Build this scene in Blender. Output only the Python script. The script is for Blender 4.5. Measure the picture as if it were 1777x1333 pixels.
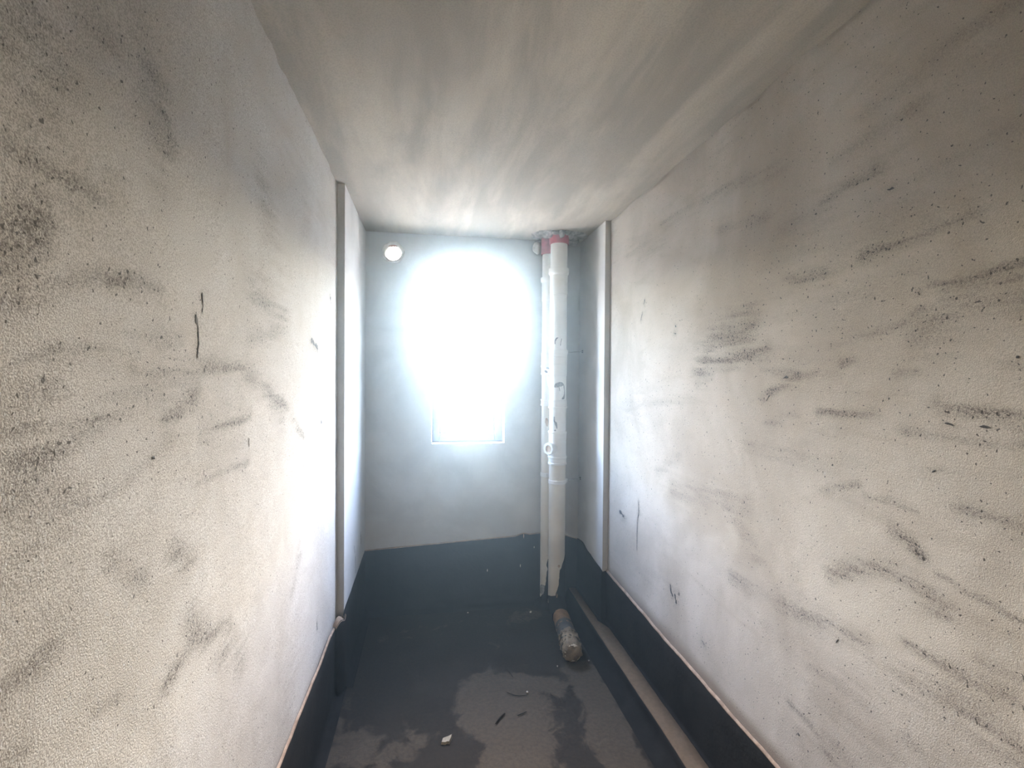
import bpy, bmesh, math, random
import numpy as np
from mathutils import Vector, Matrix

for _o in list(bpy.data.objects):
    bpy.data.objects.remove(_o, do_unlink=True)
scene = bpy.context.scene
C = scene.collection

# ------------------------------------------------------------------ camera
cam_data = bpy.data.cameras.new('camera')
cam_data.sensor_fit = 'HORIZONTAL'
cam_data.sensor_width = 36.0
cam_data.lens = 36.0 * 850.0 / 1777.0
cam_data.clip_start = 0.02
cam = bpy.data.objects.new('camera', cam_data)
C.objects.link(cam)
_R = Vector((0.98603, -0.16645, 0.00698))
_U = Vector((-0.00463, 0.01450, 0.99988))
_F = Vector((0.16653, 0.98594, -0.01353))
cam.matrix_world = Matrix(((_R.x, _U.x, -_F.x, 0.0), (_R.y, _U.y, -_F.y, 0.0),
                           (_R.z, _U.z, -_F.z, 1.63), (0, 0, 0, 1)))
scene.camera = cam

# ------------------------------------------------------------------ sky and exposure
world = bpy.data.worlds.new('world')
scene.world = world
world.use_nodes = True
_wt = world.node_tree
_wt.nodes.clear()
_wo = _wt.nodes.new('ShaderNodeOutputWorld')
_bg = _wt.nodes.new('ShaderNodeBackground')
_sky = _wt.nodes.new('ShaderNodeTexSky')
_sky.sky_type = 'NISHITA'
_sky.sun_disc = False
_sky.sun_elevation = math.radians(27.0)
_sky.sun_rotation = math.radians(2.0)
_sky.air_density = 1.0
_sky.dust_density = 1.0
_sky.ozone_density = 1.0
_bg.inputs['Strength'].default_value = 5.0
_wb = _wt.nodes.new('ShaderNodeMix')          # daylight white balance of the camera
_wb.data_type = 'RGBA'
_wb.blend_type = 'MULTIPLY'
_wb.inputs[0].default_value = 1.0
_wb.inputs[7].default_value = (1.05, 1.0, 1.03, 1.0)
_wt.links.new(_sky.outputs[0], _wb.inputs[6])
_wt.links.new(_wb.outputs[2], _bg.inputs[0])
_wt.links.new(_bg.outputs[0], _wo.inputs[0])

world.cycles.sampling_method = 'MANUAL'
world.cycles.sample_map_resolution = 64

vs = scene.view_settings
vs.view_transform = 'Standard'
vs.look = 'None'
vs.gamma = 1.0
vs.use_curve_mapping = False
vs.exposure = 2.25
cy = scene.cycles
cy.use_denoising = True
cy.use_adaptive_sampling = False
cy.use_light_tree = False
cy.max_bounces = 8
cy.diffuse_bounces = 5
cy.glossy_bounces = 4
cy.transparent_max_bounces = 12
cy.volume_bounces = 0
cy.sample_clamp_indirect = 20.0
cy.caustics_reflective = False
cy.caustics_refractive = False

def portal(name, loc, rot, sx, sy):
    """sampling guide for the daylight that comes through an opening (gives off no light)"""
    d = bpy.data.lights.new(name, 'AREA')
    d.shape = 'RECTANGLE'
    d.size, d.size_y = sx, sy
    d.cycles.is_portal = True
    o = bpy.data.objects.new(name, d)
    o.location = loc
    o.rotation_euler = rot
    C.objects.link(o)

# room measures in metres: corridor runs along +Y, the camera stands at x = 0, y = 0
XL, XR = -0.473, 1.135          # rough plastered side walls
XLF, XRF = -0.437, 1.100        # smoother side walls beyond the steps
YL, YR = 2.67, 2.985            # where the side walls step inwards
YB = 3.51                       # back wall, room face
YREAR = -0.80  # unseen rear wall, brought close to bounce light forward
ZC = 2.63
T = 0.22                        # wall thickness
TB = 0.155                      # back wall thickness
WX0, WX1, WZ0, WZ1 = 0.018, 0.539, 1.153, 2.37   # window opening
HX, HZ, HR = -0.252, 2.494, 0.064                # vent hole
DX0, DX1, DZ1 = -0.25, 0.80, 2.15                # doorway behind the camera

portal('window_daylight', ((WX0+WX1)/2, YB+TB+0.02, (WZ0+WZ1)/2), (math.radians(-90), 0, 0), WX1-WX0, WZ1-WZ0)

rng = random.Random(7)

# ------------------------------------------------------------------ helpers
def link(name, me, mat=None, parent=None, smooth=False):
    o = bpy.data.objects.new(name, me)
    C.objects.link(o)
    if mat is not None:
        me.materials.append(mat)
    if parent is not None:
        o.parent = parent
    if smooth:
        me.polygons.foreach_set('use_smooth', [True] * len(me.polygons))
    return o

def from_bm(name, bm, mat=None, parent=None, smooth=False):
    bmesh.ops.recalc_face_normals(bm, faces=bm.faces)
    me = bpy.data.meshes.new(name)
    bm.to_mesh(me)
    bm.free()
    return link(name, me, mat, parent, smooth)

def empty(name, loc):
    o = bpy.data.objects.new(name, None)
    o.empty_display_size = 0.1
    o.location = loc
    C.objects.link(o)
    return o

def tag(o, label=None, cat=None, group=None, kind=None):
    if label: o['label'] = label
    if cat: o['category'] = cat
    if group: o['group'] = group
    if kind: o['kind'] = kind
    return o

def keep_place(o, parent):
    """parent o without moving it (parents here are unrotated, unscaled)"""
    o.parent = parent
    o.location = o.location - parent.location
    return o

def box_bm(x0, x1, y0, y1, z0, z1, bevel=0.0):
    bm = bmesh.new()
    bmesh.ops.create_cube(bm, size=1.0)
    for v in bm.verts:
        v.co = Vector(((x0+x1)/2 + v.co.x*(x1-x0), (y0+y1)/2 + v.co.y*(y1-y0), (z0+z1)/2 + v.co.z*(z1-z0)))
    if bevel > 0:
        bmesh.ops.bevel(bm, geom=bm.edges[:] , offset=bevel, segments=2, affect='EDGES', profile=0.5)
    return bm

def lathe_bm(profile, seg=48, axis=Vector((0, 0, 1)), origin=Vector((0, 0, 0)), closed=False):
    """profile: list of (radius, height) turned about the axis"""
    bm = bmesh.new()
    a = axis.normalized()
    t = Vector((1, 0, 0)) if abs(a.x) < 0.8 else Vector((0, 1, 0))
    u = a.cross(t).normalized()
    w = a.cross(u)
    rings = []
    for r, h in profile:
        ring = []
        for k in range(seg):
            an = 2*math.pi*k/seg
            ring.append(bm.verts.new(origin + a*h + (u*math.cos(an) + w*math.sin(an))*max(r, 1e-5)))
        rings.append(ring)
    n = len(rings)
    for i in range(n if closed else n-1):
        A, B = rings[i], rings[(i+1) % n]
        for k in range(seg):
            bm.faces.new((A[k], A[(k+1) % seg], B[(k+1) % seg], B[k]))
    return bm

def vnoise(x, y, seed=0):
    """smooth value noise on arrays, -1..1"""
    xi, yi = np.floor(x).astype(np.int64), np.floor(y).astype(np.int64)
    fx, fy = x - xi, y - yi
    fx = fx*fx*(3-2*fx); fy = fy*fy*(3-2*fy)
    def h(a, b):
        n = (a*374761393 + b*668265263 + seed*982451653) & 0x7fffffff
        n = ((n ^ (n >> 13)) * 1274126177) & 0x7fffffff
        n = n ^ (n >> 16)
        return (n & 0xffff) / 32767.5 - 1.0
    return ((h(xi, yi)*(1-fx) + h(xi+1, yi)*fx)*(1-fy) + (h(xi, yi+1)*(1-fx) + h(xi+1, yi+1)*fx)*fy)

def fbm(x, y, seed=0, octaves=4):
    s = 0; a = 1.0; t = 0
    for k in range(octaves):
        s = s + a*vnoise(x*2**k, y*2**k, seed+k*17); t += a; a *= 0.5
    return s/t

def paint(u, v, strokes, wob=0.35, seed=3):
    """trowel and brush smears: each a path with a soft width"""
    out = np.zeros_like(u)
    wu = u + 0.010*fbm(u*22, v*22, seed)
    wv = v + 0.010*fbm(u*22+9, v*22+5, seed+1)
    for k, (pts, w, inten) in enumerate(strokes):
        best = np.full_like(u, 9.0)
        for (a0, b0), (a1, b1) in zip(pts[:-1], pts[1:]):
            dx, dy = a1-a0, b1-b0
            t = np.clip(((wu-a0)*dx + (wv-b0)*dy)/(dx*dx+dy*dy+1e-9), 0, 1)
            d = np.hypot(wu-(a0+t*dx), wv-(b0+t*dy))
            best = np.minimum(best, d)
        f = np.exp(-(best/(w*1.25))**2)*inten
        out = np.maximum(out, f) + 0.25*np.minimum(out, f)
    return np.clip(out, 0, 1)

def sheet(name, P, attrs, mat, parent=None, back=None, smooth=True):
    """P: array (n, m, 3) of points -> grid mesh with point attributes; back: offset vector that gives the sheet a solid body"""
    n, m, _ = P.shape
    V = P.reshape(-1, 3)
    idx = np.arange(n*m).reshape(n, m)
    F = np.stack([idx[:-1, :-1], idx[1:, :-1], idx[1:, 1:], idx[:-1, 1:]], -1).reshape(-1, 4)
    faces = F.tolist()
    verts = V.tolist()
    nfront = len(verts)
    if back is not None:
        loop = list(idx[:, 0]) + list(idx[-1, 1:]) + list(idx[::-1, -1][1:]) + list(idx[0, ::-1][1:-1])
        loop = [int(i) for i in loop]
        bx = len(verts)
        for i in loop:
            verts.append((Vector(V[i].tolist()) + Vector(back))[:])
        L = len(loop)
        for k in range(L):
            faces.append((loop[(k+1) % L], loop[k], bx+k, bx+(k+1) % L))
        faces.append([bx+k for k in range(L)][::-1])
    me = bpy.data.meshes.new(name)
    me.from_pydata(verts, [], faces)
    for an, arr in attrs.items():
        at = me.attributes.new(an, 'FLOAT', 'POINT')
        full = np.zeros(len(verts), dtype=np.float32)
        full[:nfront] = arr.reshape(-1)
        at.data.foreach_set('value', full)
    me.update()
    o = link(name, me, mat, parent)
    if smooth:
        fl = [True]*len(F) + [False]*(len(faces)-len(F))
        me.polygons.foreach_set('use_smooth', fl)
    return o

# ------------------------------------------------------------------ materials
class NT:
    def __init__(self, name):
        self.m = bpy.data.materials.new(name)
        self.m.use_nodes = True
        self.t = self.m.node_tree
        self.t.nodes.clear()
        self.out = self.n('OutputMaterial')
        self.bsdf = self.n('BsdfPrincipled')
        self.l(self.bsdf, 0, self.out, 0)
        self.tc = self.n('TexCoord')
    def n(self, kind, **kw):
        nd = self.t.nodes.new('ShaderNode' + kind)
        for k, v in kw.items():
            setattr(nd, k, v)
        return nd
    def l(self, a, ao, b, bi):
        self.t.links.new(a.outputs[ao], b.inputs[bi])
    def mapping(self, scale=(1, 1, 1), rot=(0, 0, 0), src=None):
        mp = self.n('Mapping')
        mp.inputs['Scale'].default_value = scale
        mp.inputs['Rotation'].default_value = rot
        if src is None:
            self.l(self.tc, 'Object', mp, 0)
        else:
            self.l(src[0], src[1], mp, 0)
        return mp
    def noise(self, scale, detail=3, rough=0.55, vec=None, dist=0.0):
        nd = self.n('TexNoise')
        nd.inputs['Scale'].default_value = scale
        nd.inputs['Detail'].default_value = detail
        nd.inputs['Roughness'].default_value = rough
        nd.inputs['Distortion'].default_value = dist
        if vec is None:
            self.l(self.tc, 'Object', nd, 'Vector')
        else:
            self.l(vec, 0, nd, 'Vector')
        return nd
    def ramp(self, src, so, lo, hi, a=0.0, b=1.0):
        r = self.n('MapRange')
        r.interpolation_type = 'SMOOTHSTEP'
        r.inputs['From Min'].default_value = lo
        r.inputs['From Max'].default_value = hi
        r.inputs['To Min'].default_value = a
        r.inputs['To Max'].default_value = b
        self.l(src, so, r, 0)
        return r
    def math(self, op, a, b, clamp=False):
        nd = self.n('Math', operation=op, use_clamp=clamp)
        for i, s in enumerate((a, b)):
            if isinstance(s, (int, float)):
                nd.inputs[i].default_value = s
            else:
                self.l(s, 0, nd, i)
        return nd
    def mix(self, fac, a, b, mode='MIX'):
        nd = self.n('Mix', data_type='RGBA', blend_type=mode)
        if isinstance(fac, (int, float)):
            nd.inputs[0].default_value = fac
        else:
            self.l(fac, 0, nd, 0)
        for i, s in ((6, a), (7, b)):
            if isinstance(s, tuple):
                nd.inputs[i].default_value = (*s, 1.0)
            else:
                self.t.links.new(s.outputs[2] if s.bl_idname == 'ShaderNodeMix' else s.outputs[0], nd.inputs[i])
        return nd
    def attr(self, name):
        a = self.n('Attribute', attribute_name=name)
        return self.math('MULTIPLY', AttrFac(a), 1.0) if False else a
    def color(self, mixnode):
        self.t.links.new(mixnode.outputs[2], self.bsdf.inputs['Base Color'])
    def bump(self, src, dist, strength=1.0, prev=None):
        b = self.n('Bump')
        b.inputs['Distance'].default_value = dist
        b.inputs['Strength'].default_value = strength
        self.l(src, 0, b, 'Height')
        if prev is not None:
            self.l(prev, 0, b, 'Normal')
        self.l(b, 0, self.bsdf, 'Normal')
        return b
    def set(self, **kw):
        for k, v in kw.items():
            self.bsdf.inputs[k.replace('_', ' ')].default_value = v
        return self

def attr_val(nt, name):
    a = nt.n('Attribute', attribute_name=name)
    m = nt.n('Math', operation='MULTIPLY')
    nt.t.links.new(a.outputs['Fac'], m.inputs[0])
    m.inputs[1].default_value = 1.0
    return m

def mat_plaster(name, light, mid, dark, grain, grain_amt, rot):
    nt = NT(name)
    d = attr_val(nt, 'dirt')
    br = attr_val(nt, 'brown')
    big = nt.noise(1.6, 5, 0.6, dist=0.6)
    stre = nt.noise(5.0, 5, 0.65, vec=nt.mapping((1, 0.35, 1.6), (rot, 0, 0)), dist=1.2)
    fine = nt.noise(grain, 2, 0.6)
    coarse = nt.noise(grain*0.38, 3, 0.7)
    pits = nt.noise(110, 1, 0.5)
    base = nt.mix(nt.ramp(big, 0, 0.35, 0.68), light, mid)
    base = nt.mix(nt.ramp(stre, 0, 0.50, 0.72, 0.0, 0.55), base, mid)
    # grain of the sand in the plaster
    g = nt.ramp(fine, 0, 0.36, 0.62, grain_amt, 0.0)
    base = nt.mix(g, base, dark)
    # smears: dirt attribute broken up by the grain
    sp = nt.math('ADD', nt.ramp(coarse, 0, 0.30, 0.66, 1.0, 0.0), nt.ramp(fine, 0, 0.34, 0.60, 0.55, 0.0))
    sp = nt.math('MULTIPLY', sp, 0.72)
    sm = nt.math('MULTIPLY', d, nt.math('ADD', sp, 0.16), True)
    base = nt.mix(sm, base, dark)
    # a few dark pits everywhere, more of them in the smears
    thr = nt.math('SUBTRACT', pits, nt.math('MULTIPLY', d, 0.10))
    base = nt.mix(nt.ramp(thr, 0, 0.245, 0.285, 0.85, 0.0), base, (dark[0]*.45, dark[1]*.45, dark[2]*.45))
    base = nt.mix(nt.math('MULTIPLY', br, 0.75), base, (0.20, 0.155, 0.115))
    nt.color(base)
    h = nt.math('ADD', fine, nt.math('MULTIPLY', coarse, 0.8))
    nt.bump(h, 0.0016, 0.55)
    nt.set(Roughness=0.92)
    nt.bsdf.inputs['Specular IOR Level'].default_value = 0.2
    return nt.m

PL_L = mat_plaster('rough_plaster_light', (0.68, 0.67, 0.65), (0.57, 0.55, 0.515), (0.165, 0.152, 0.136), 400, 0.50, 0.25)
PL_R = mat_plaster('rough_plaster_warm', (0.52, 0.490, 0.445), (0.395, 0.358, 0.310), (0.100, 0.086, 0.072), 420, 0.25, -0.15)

def mat_skim():
    nt = NT('grey_skim_plaster')
    big = nt.noise(2.5, 4, 0.6, dist=0.5)
    fine = nt.noise(180, 2, 0.5)
    base = nt.mix(nt.ramp(big, 0, 0.35, 0.7), (0.60, 0.60, 0.595), (0.50, 0.50, 0.495))
    base = nt.mix(nt.ramp(fine, 0, 0.30, 0.6, 0.12, 0.0), base, (0.2, 0.19, 0.18))
    nt.color(base)
    nt.bump(fine, 0.0008, 0.4)
    nt.set(Roughness=0.9)
    return nt.m
SKIM = mat_skim()

def mat_ceiling():
    nt = NT('ceiling_concrete')
    s1 = nt.noise(3.2, 4, 0.6, vec=nt.mapping((1.5, 0.30, 1)), dist=0.3)
    s2 = nt.noise(9.0, 4, 0.65, vec=nt.mapping((1.0, 0.18, 1)), dist=0.4)
    s3 = nt.noise(1.1, 3, 0.5)
    fine = nt.noise(220, 2, 0.5)
    base = nt.mix(nt.ramp(s1, 0, 0.38, 0.66), (0.38, 0.358, 0.315), (0.56, 0.522, 0.452))
    base = nt.mix(nt.ramp(s2, 0, 0.46, 0.70, 0.0, 0.45), base, (0.41, 0.385, 0.34))
    base = nt.mix(nt.ramp(s3, 0, 0.50, 0.70, 0.0, 0.45), base, (0.40, 0.375, 0.335))
    base = nt.mix(nt.ramp(fine, 0, 0.30, 0.6, 0.25, 0.0), base, (0.15, 0.14, 0.13))
    nt.color(base)
    nt.bump(fine, 0.001, 0.4)
    nt.set(Roughness=0.9)
    return nt.m
CEIL = mat_ceiling()

def mat_floor():
    nt = NT('bitumen_floor')
    d = attr_val(nt, 'dust')
    n1 = nt.noise(7.0, 6, 0.65, dist=0.6)
    n2 = nt.noise(55, 4, 0.7)
    n3 = nt.noise(3.0, 3, 0.5)
    edge = nt.math('ADD', d, nt.math('MULTIPLY', nt.math('SUBTRACT', n1, 0.5), 1.5))
    m = nt.ramp(edge, 0, 0.38, 0.58)
    base = nt.mix(nt.ramp(n2, 0, 0.3, 0.7), (0.016, 0.0128, 0.0100), (0.028, 0.0225, 0.0175))
    base = nt.mix(nt.ramp(n3, 0, 0.45, 0.7, 0.0, 0.4), base, (0.037, 0.030, 0.0235))
    dusty = nt.mix(nt.ramp(n2, 0, 0.35, 0.65), (0.054, 0.043, 0.032), (0.080, 0.065, 0.048))
    base = nt.mix(m, base, dusty)
    nt.color(base)
    nt.bump(n2, 0.004, 0.5)
    nt.set(Roughness=0.9)
    nt.bsdf.inputs['Specular IOR Level'].default_value = 0.2
    return nt.m
FLOOR = mat_floor()

def mat_noisy(name, a, b, scale, rough=0.6, bump=0.0, bscale=None, metallic=0.0, lo=0.35, hi=0.65, stretch=(1, 1, 1), spec=0.5):
    nt = NT(name)
    n = nt.noise(scale, 4, 0.6, vec=nt.mapping(stretch))
    nt.color(nt.mix(nt.ramp(n, 0, lo, hi), a, b))
    if bump:
        nt.bump(nt.noise(bscale or scale*3, 3, 0.6), bump, 0.6)
    nt.set(Roughness=rough, Metallic=metallic)
    nt.bsdf.inputs['Specular IOR Level'].default_value = spec
    return nt.m
BITUMEN = mat_noisy('black_bitumen_coat', (0.0095, 0.009, 0.0085), (0.016, 0.0152, 0.0145), 9, 0.85, 0.003, 40, spec=0.12)
LIP = mat_noisy('brown_coating_edge', (0.27, 0.19, 0.135), (0.40, 0.30, 0.225), 30, 0.8, 0.001, 120)
DUST = mat_noisy('brown_dust', (0.150, 0.108, 0.073), (0.180, 0.132, 0.092), 40, 0.95, 0.001, 300, spec=0.1)
PVC = mat_noisy('white_pvc', (0.80, 0.795, 0.77), (0.74, 0.73, 0.70), 6, 0.38, 0.0)
PVC2 = mat_noisy('cream_pvc', (0.74, 0.70, 0.62), (0.66, 0.61, 0.53), 5, 0.42, 0.0)
RED = mat_noisy('red_collar_plastic', (0.46, 0.12, 0.14), (0.33, 0.11, 0.12), 20, 0.6, 0.0005, 150)
SMUDGE = mat_noisy('grey_mortar_smudge', (0.20, 0.21, 0.23), (0.36, 0.36, 0.37), 60, 0.9, 0.0006, 300)
RUSTY = mat_noisy('brown_stain', (0.42, 0.29, 0.20), (0.60, 0.48, 0.38), 60, 0.8)
MORTAR = mat_noisy('broken_mortar', (0.24, 0.24, 0.235), (0.50, 0.495, 0.48), 28, 0.95, 0.012, 70)
FOAM = mat_noisy('pale_mortar_lump', (0.66, 0.63, 0.58), (0.80, 0.78, 0.74), 30, 0.9, 0.003, 90)
ALU = mat_noisy('grey_aluminium', (0.22, 0.24, 0.26), (0.27, 0.29, 0.31), 12, 0.45, 0.0, None, 0.35)
MARK = mat_noisy('black_scuff', (0.030, 0.032, 0.034), (0.09, 0.09, 0.088), 90, 0.85)
TAPE = mat_noisy('brown_packing_tape', (0.26, 0.150, 0.075), (0.17, 0.10, 0.052), 25, 0.55, 0.002, 60, spec=0.25)
FILM = mat_noisy('crumpled_tan_film', (0.27, 0.205, 0.130), (0.15, 0.115, 0.075), 22, 0.6, 0.012, 45, spec=0.25)
DARKFILM = mat_noisy('bitumen_smeared_film', (0.045, 0.044, 0.043), (0.09, 0.080, 0.069), 24, 0.7, 0.006, 50, spec=0.2)
STONE = mat_noisy('pale_stone', (0.40, 0.37, 0.30), (0.30, 0.275, 0.22), 60, 0.9, 0.002, 150)
CRUMB = mat_noisy('white_crumb', (0.62, 0.60, 0.57), (0.45, 0.44, 0.42), 80, 0.9)
STEEL = mat_noisy('zinc_clamp', (0.55, 0.55, 0.54), (0.42, 0.42, 0.42), 40, 0.5, 0.0, None, 0.3)
DOOR = mat_noisy('cream_door_paint', (0.62, 0.58, 0.51), (0.58, 0.54, 0.47), 6, 0.6)
GROUND = mat_noisy('pale_bounce_ground', (0.68, 0.58, 0.46), (0.60, 0.51, 0.40), 0.4, 0.9)  # unseen; pale warm tone picked to bounce light up into the room
EXTW = mat_noisy('cream_plaster', (0.62, 0.57, 0.49), (0.56, 0.51, 0.43), 2, 0.9)  # warm tone picked for the bounce off the unseen rear wall

def mat_pane():
    m = bpy.data.materials.new('window_glass')
    m.use_nodes = True
    t = m.node_tree
    t.nodes.clear()
    o = t.nodes.new('ShaderNodeOutputMaterial')
    mx = t.nodes.new('ShaderNodeMixShader')
    tr = t.nodes.new('ShaderNodeBsdfTransparent')
    gl = t.nodes.new('ShaderNodeBsdfGlossy')
    lw = t.nodes.new('ShaderNodeLayerWeight')
    lw.inputs[0].default_value = 0.5
    pw = t.nodes.new('ShaderNodeMath')
    pw.operation = 'POWER'
    pw.inputs[1].default_value = 4.0
    fr = t.nodes.new('ShaderNodeMapRange')
    fr.inputs['To Min'].default_value = 0.04
    fr.inputs['To Max'].default_value = 0.9
    t.links.new(lw.outputs['Facing'], pw.inputs[0])
    t.links.new(pw.outputs[0], fr.inputs[0])
    tr.inputs[0].default_value = (0.95, 0.97, 0.97, 1)
    gl.inputs['Roughness'].default_value = 0.02
    t.links.new(fr.outputs[0], mx.inputs[0])
    t.links.new(tr.outputs[0], mx.inputs[1])
    t.links.new(gl.outputs[0], mx.inputs[2])
    t.links.new(mx.outputs[0], o.inputs[0])
    return m
GLASS = mat_pane()

# smears and scuffs: paths on each surface in metres, half width, strength
L_DIRT = [([(0.635,1.636),(0.684,1.656),(0.726,1.666)],0.0049,0.9),
    ([(0.636,1.703),(0.703,1.735),(0.8,1.773),(0.884,1.782),(0.961,1.778)],0.0133,0.5),
    ([(0.684,1.629),(0.775,1.66),(0.916,1.687),(1.031,1.697)],0.0194,0.5),
    ([(0.883,1.64),(1.076,1.65),(1.314,1.647),(1.531,1.603),(1.768,1.507),(1.978,1.393)],0.0168,0.7),
    ([(0.683,1.51),(0.741,1.544),(0.838,1.584),(0.932,1.601),(1.101,1.605)],0.0211,0.5),
    ([(0.988,1.541),(1.041,1.57),(1.088,1.585)],0.0201,0.7),
    ([(1.126,1.492),(1.278,1.511),(1.414,1.521)],0.0139,0.7),
    ([(1.1,1.418),(1.212,1.415),(1.393,1.404)],0.0158,0.55),
    ([(1.436,1.625),(1.584,1.564),(1.702,1.502)],0.0349,0.5),
    ([(0.646,2.006),(0.687,2.051)],0.0314,0.6),
    ([(0.686,1.971),(0.734,2.028)],0.0301,0.45),
    ([(0.677,1.891),(0.733,1.893),(0.765,1.891)],0.0301,0.6),
    ([(0.644,1.773),(0.685,1.822)],0.0252,0.8),
    ([(0.636,1.739),(0.694,1.786)],0.0177,0.6),
    ([(0.649,1.497),(0.692,1.53)],0.032,0.55),
    ([(0.634,1.481),(0.762,1.461)],0.0199,0.5),
    ([(0.826,1.762),(0.876,1.787),(0.916,1.787)],0.0083,0.8),
    ([(0.777,1.144),(0.809,1.142),(0.843,1.13)],0.0077,0.95),
    ([(0.986,1.069),(1.074,1.085),(1.277,1.031)],0.0186,0.6),
    ([(1.074,1.132),(1.211,0.997),(1.351,0.904)],0.0331,0.5),
    ([(0.64,1.269),(0.668,1.275)],0.0138,0.5),
    ([(0.639,1.193),(0.663,1.189)],0.0082,0.6),
    ([(0.944,2.158),(0.971,1.96)],0.0411,0.35),
    ([(0.902,2.216),(0.935,2.152)],0.0394,0.3),
    ([(0.975,2.105),(1.011,2.06),(0.981,2.005)],0.0193,0.5),
    ([(0.814,1.909),(0.855,1.934)],0.0197,0.4),
    ([(0.702,1.601),(0.65,1.556)],0.0265,0.5),
    ([(1.436,1.868),(1.701,1.831)],0.0563,0.4),
    ([(1.506,2.192),(1.64,2.048)],0.0631,0.3),
    ([(1.393,1.724),(1.64,1.778),(1.701,1.841)],0.0362,0.35),
    ([(1.008,1.296),(1.075,1.254)],0.0255,0.5),
    ([(0.823,1.344),(0.913,1.29)],0.0175,0.4),
    ([(0.681,1.278),(0.718,1.286)],0.0224,0.45),
    ([(1.921,0.97),(1.805,0.87)],0.0242,0.4),
    ([(1.009,1.512),(0.882,1.462),(0.774,1.444)],0.0131,0.35),
    ([(0.74,1.438),(0.682,1.412)],0.0281,0.4),
    ([(0.704,1.939),(0.652,1.893)],0.0264,0.5),
    ([(0.778,2.103),(0.842,2.129)],0.035,0.35)]
R_DIRT = [([(1.907,1.672),(1.816,1.787),(1.601,1.837)],0.0605,0.9),
    ([(1.921,1.685),(1.7,1.702),(1.507,1.734)],0.0307,0.8),
    ([(1.129,1.96),(0.975,1.974),(0.865,1.984)],0.0229,0.9),
    ([(0.953,1.849),(0.851,1.848),(0.774,1.86)],0.0072,1),
    ([(0.921,1.821),(0.773,1.83)],0.0134,0.85),
    ([(0.939,1.77),(0.85,1.782),(0.773,1.788)],0.0241,0.7),
    ([(1.271,2.143),(1.187,2.161),(1.083,2.166)],0.0175,0.6),
    ([(1.518,1.563),(1.435,1.604),(1.359,1.636)],0.0151,0.9),
    ([(1.238,1.723),(1.044,1.765),(0.972,1.792)],0.0114,0.5),
    ([(1.277,1.534),(1.087,1.542)],0.0089,0.9),
    ([(0.929,1.572),(0.846,1.568),(0.768,1.551)],0.0169,0.9),
    ([(1.009,1.511),(0.867,1.508),(0.768,1.511)],0.0123,0.7),
    ([(0.971,1.724),(0.771,1.676)],0.039,0.45),
    ([(1.316,1.277),(1.23,1.314),(1.135,1.351)],0.0116,0.7),
    ([(1.117,1.324),(1.035,1.327),(0.977,1.324)],0.0071,0.8),
    ([(0.876,1.351),(0.765,1.342)],0.0178,0.8),
    ([(1.034,1.258),(0.997,1.249),(0.961,1.22)],0.0138,0.9),
    ([(1.682,0.882),(1.581,0.881),(1.309,0.909),(1.109,0.937)],0.0245,0.65),
    ([(1.225,1.075),(1.08,1.147),(0.988,1.155),(0.908,1.117)],0.022,0.85),
    ([(0.922,1.189),(0.839,1.174),(0.762,1.162)],0.006,0.9),
    ([(0.999,1.003),(0.893,0.996),(0.785,1.003)],0.0152,0.8),
    ([(1.012,0.897),(0.904,0.925),(0.834,0.91),(0.757,0.909)],0.0361,0.7),
    ([(1.375,0.6),(1.258,0.575),(1.185,0.542)],0.0102,0.7),
    ([(2.131,1.108),(1.844,1.15),(1.62,1.179)],0.0474,0.4),
    ([(1.744,1.152),(1.617,1.078),(1.546,1.018)],0.0337,0.45),
    ([(1.403,1.959),(1.353,1.931),(1.263,1.939)],0.025,0.5),
    ([(1.197,1.677),(1.16,1.691)],0.011,0.8),
    ([(1.034,1.644),(0.983,1.65)],0.0109,0.7),
    ([(1.535,1.666),(1.324,1.645),(1.197,1.648)],0.0105,0.5),
    ([(0.837,1.679),(0.77,1.654)],0.0112,0.7),
    ([(0.965,1.415),(0.913,1.431)],0.0077,0.8),
    ([(0.889,1.417),(0.822,1.413)],0.0118,0.6),
    ([(1.591,1.398),(1.318,1.382),(1.154,1.394)],0.0351,0.3),
    ([(2.703,2.354),(2.275,2.305)],0.057,0.35),
    ([(2.277,2.391),(1.79,2.379),(1.462,2.313)],0.032,0.4),
    ([(1.786,2.218),(1.516,2.178)],0.0237,0.4),
    ([(1.432,2.114),(1.245,2.109)],0.0266,0.35),
    ([(0.978,2.116),(0.779,2.168)],0.0335,0.3),
    ([(1.136,2.347),(0.93,2.366),(0.783,2.37)],0.0258,0.35),
    ([(1.228,2.25),(0.981,2.278)],0.0189,0.35),
    ([(2.767,1.48),(1.987,1.534)],0.0253,0.3),
    ([(2.309,1.155),(2.081,1.279)],0.0211,0.4),
    ([(0.837,1.042),(0.76,1.053)],0.0156,0.6),
    ([(0.981,0.764),(0.889,0.778)],0.0253,0.5),
    ([(1.306,0.752),(1.107,0.808)],0.0182,0.4),
    ([(1.369,1.518),(1.501,1.479)],0.0157,0.4)]
L_MARK = [([(1.13,1.804),(1.133,1.775)],0.002,1),
    ([(1.133,1.775),(1.127,1.759)],0.0012,0.7),
    ([(1.099,1.754),(1.109,1.736)],0.0036,0.9),
    ([(1.109,1.736),(1.114,1.697),(1.106,1.665)],0.0018,1),
    ([(2.48,2.013),(2.495,1.982)],0.0056,1),
    ([(2.096,1.776),(2.222,1.748)],0.0074,0.6),
    ([(2.305,1.443),(2.293,1.418)],0.0039,0.8),
    ([(0.939,1.488),(0.946,1.483)],0.0018,0.9),
    ([(1.401,1.464),(1.405,1.44)],0.0018,0.6),
    ([(2.208,0.568),(2.219,0.53)],0.0032,0.9)]
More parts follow.
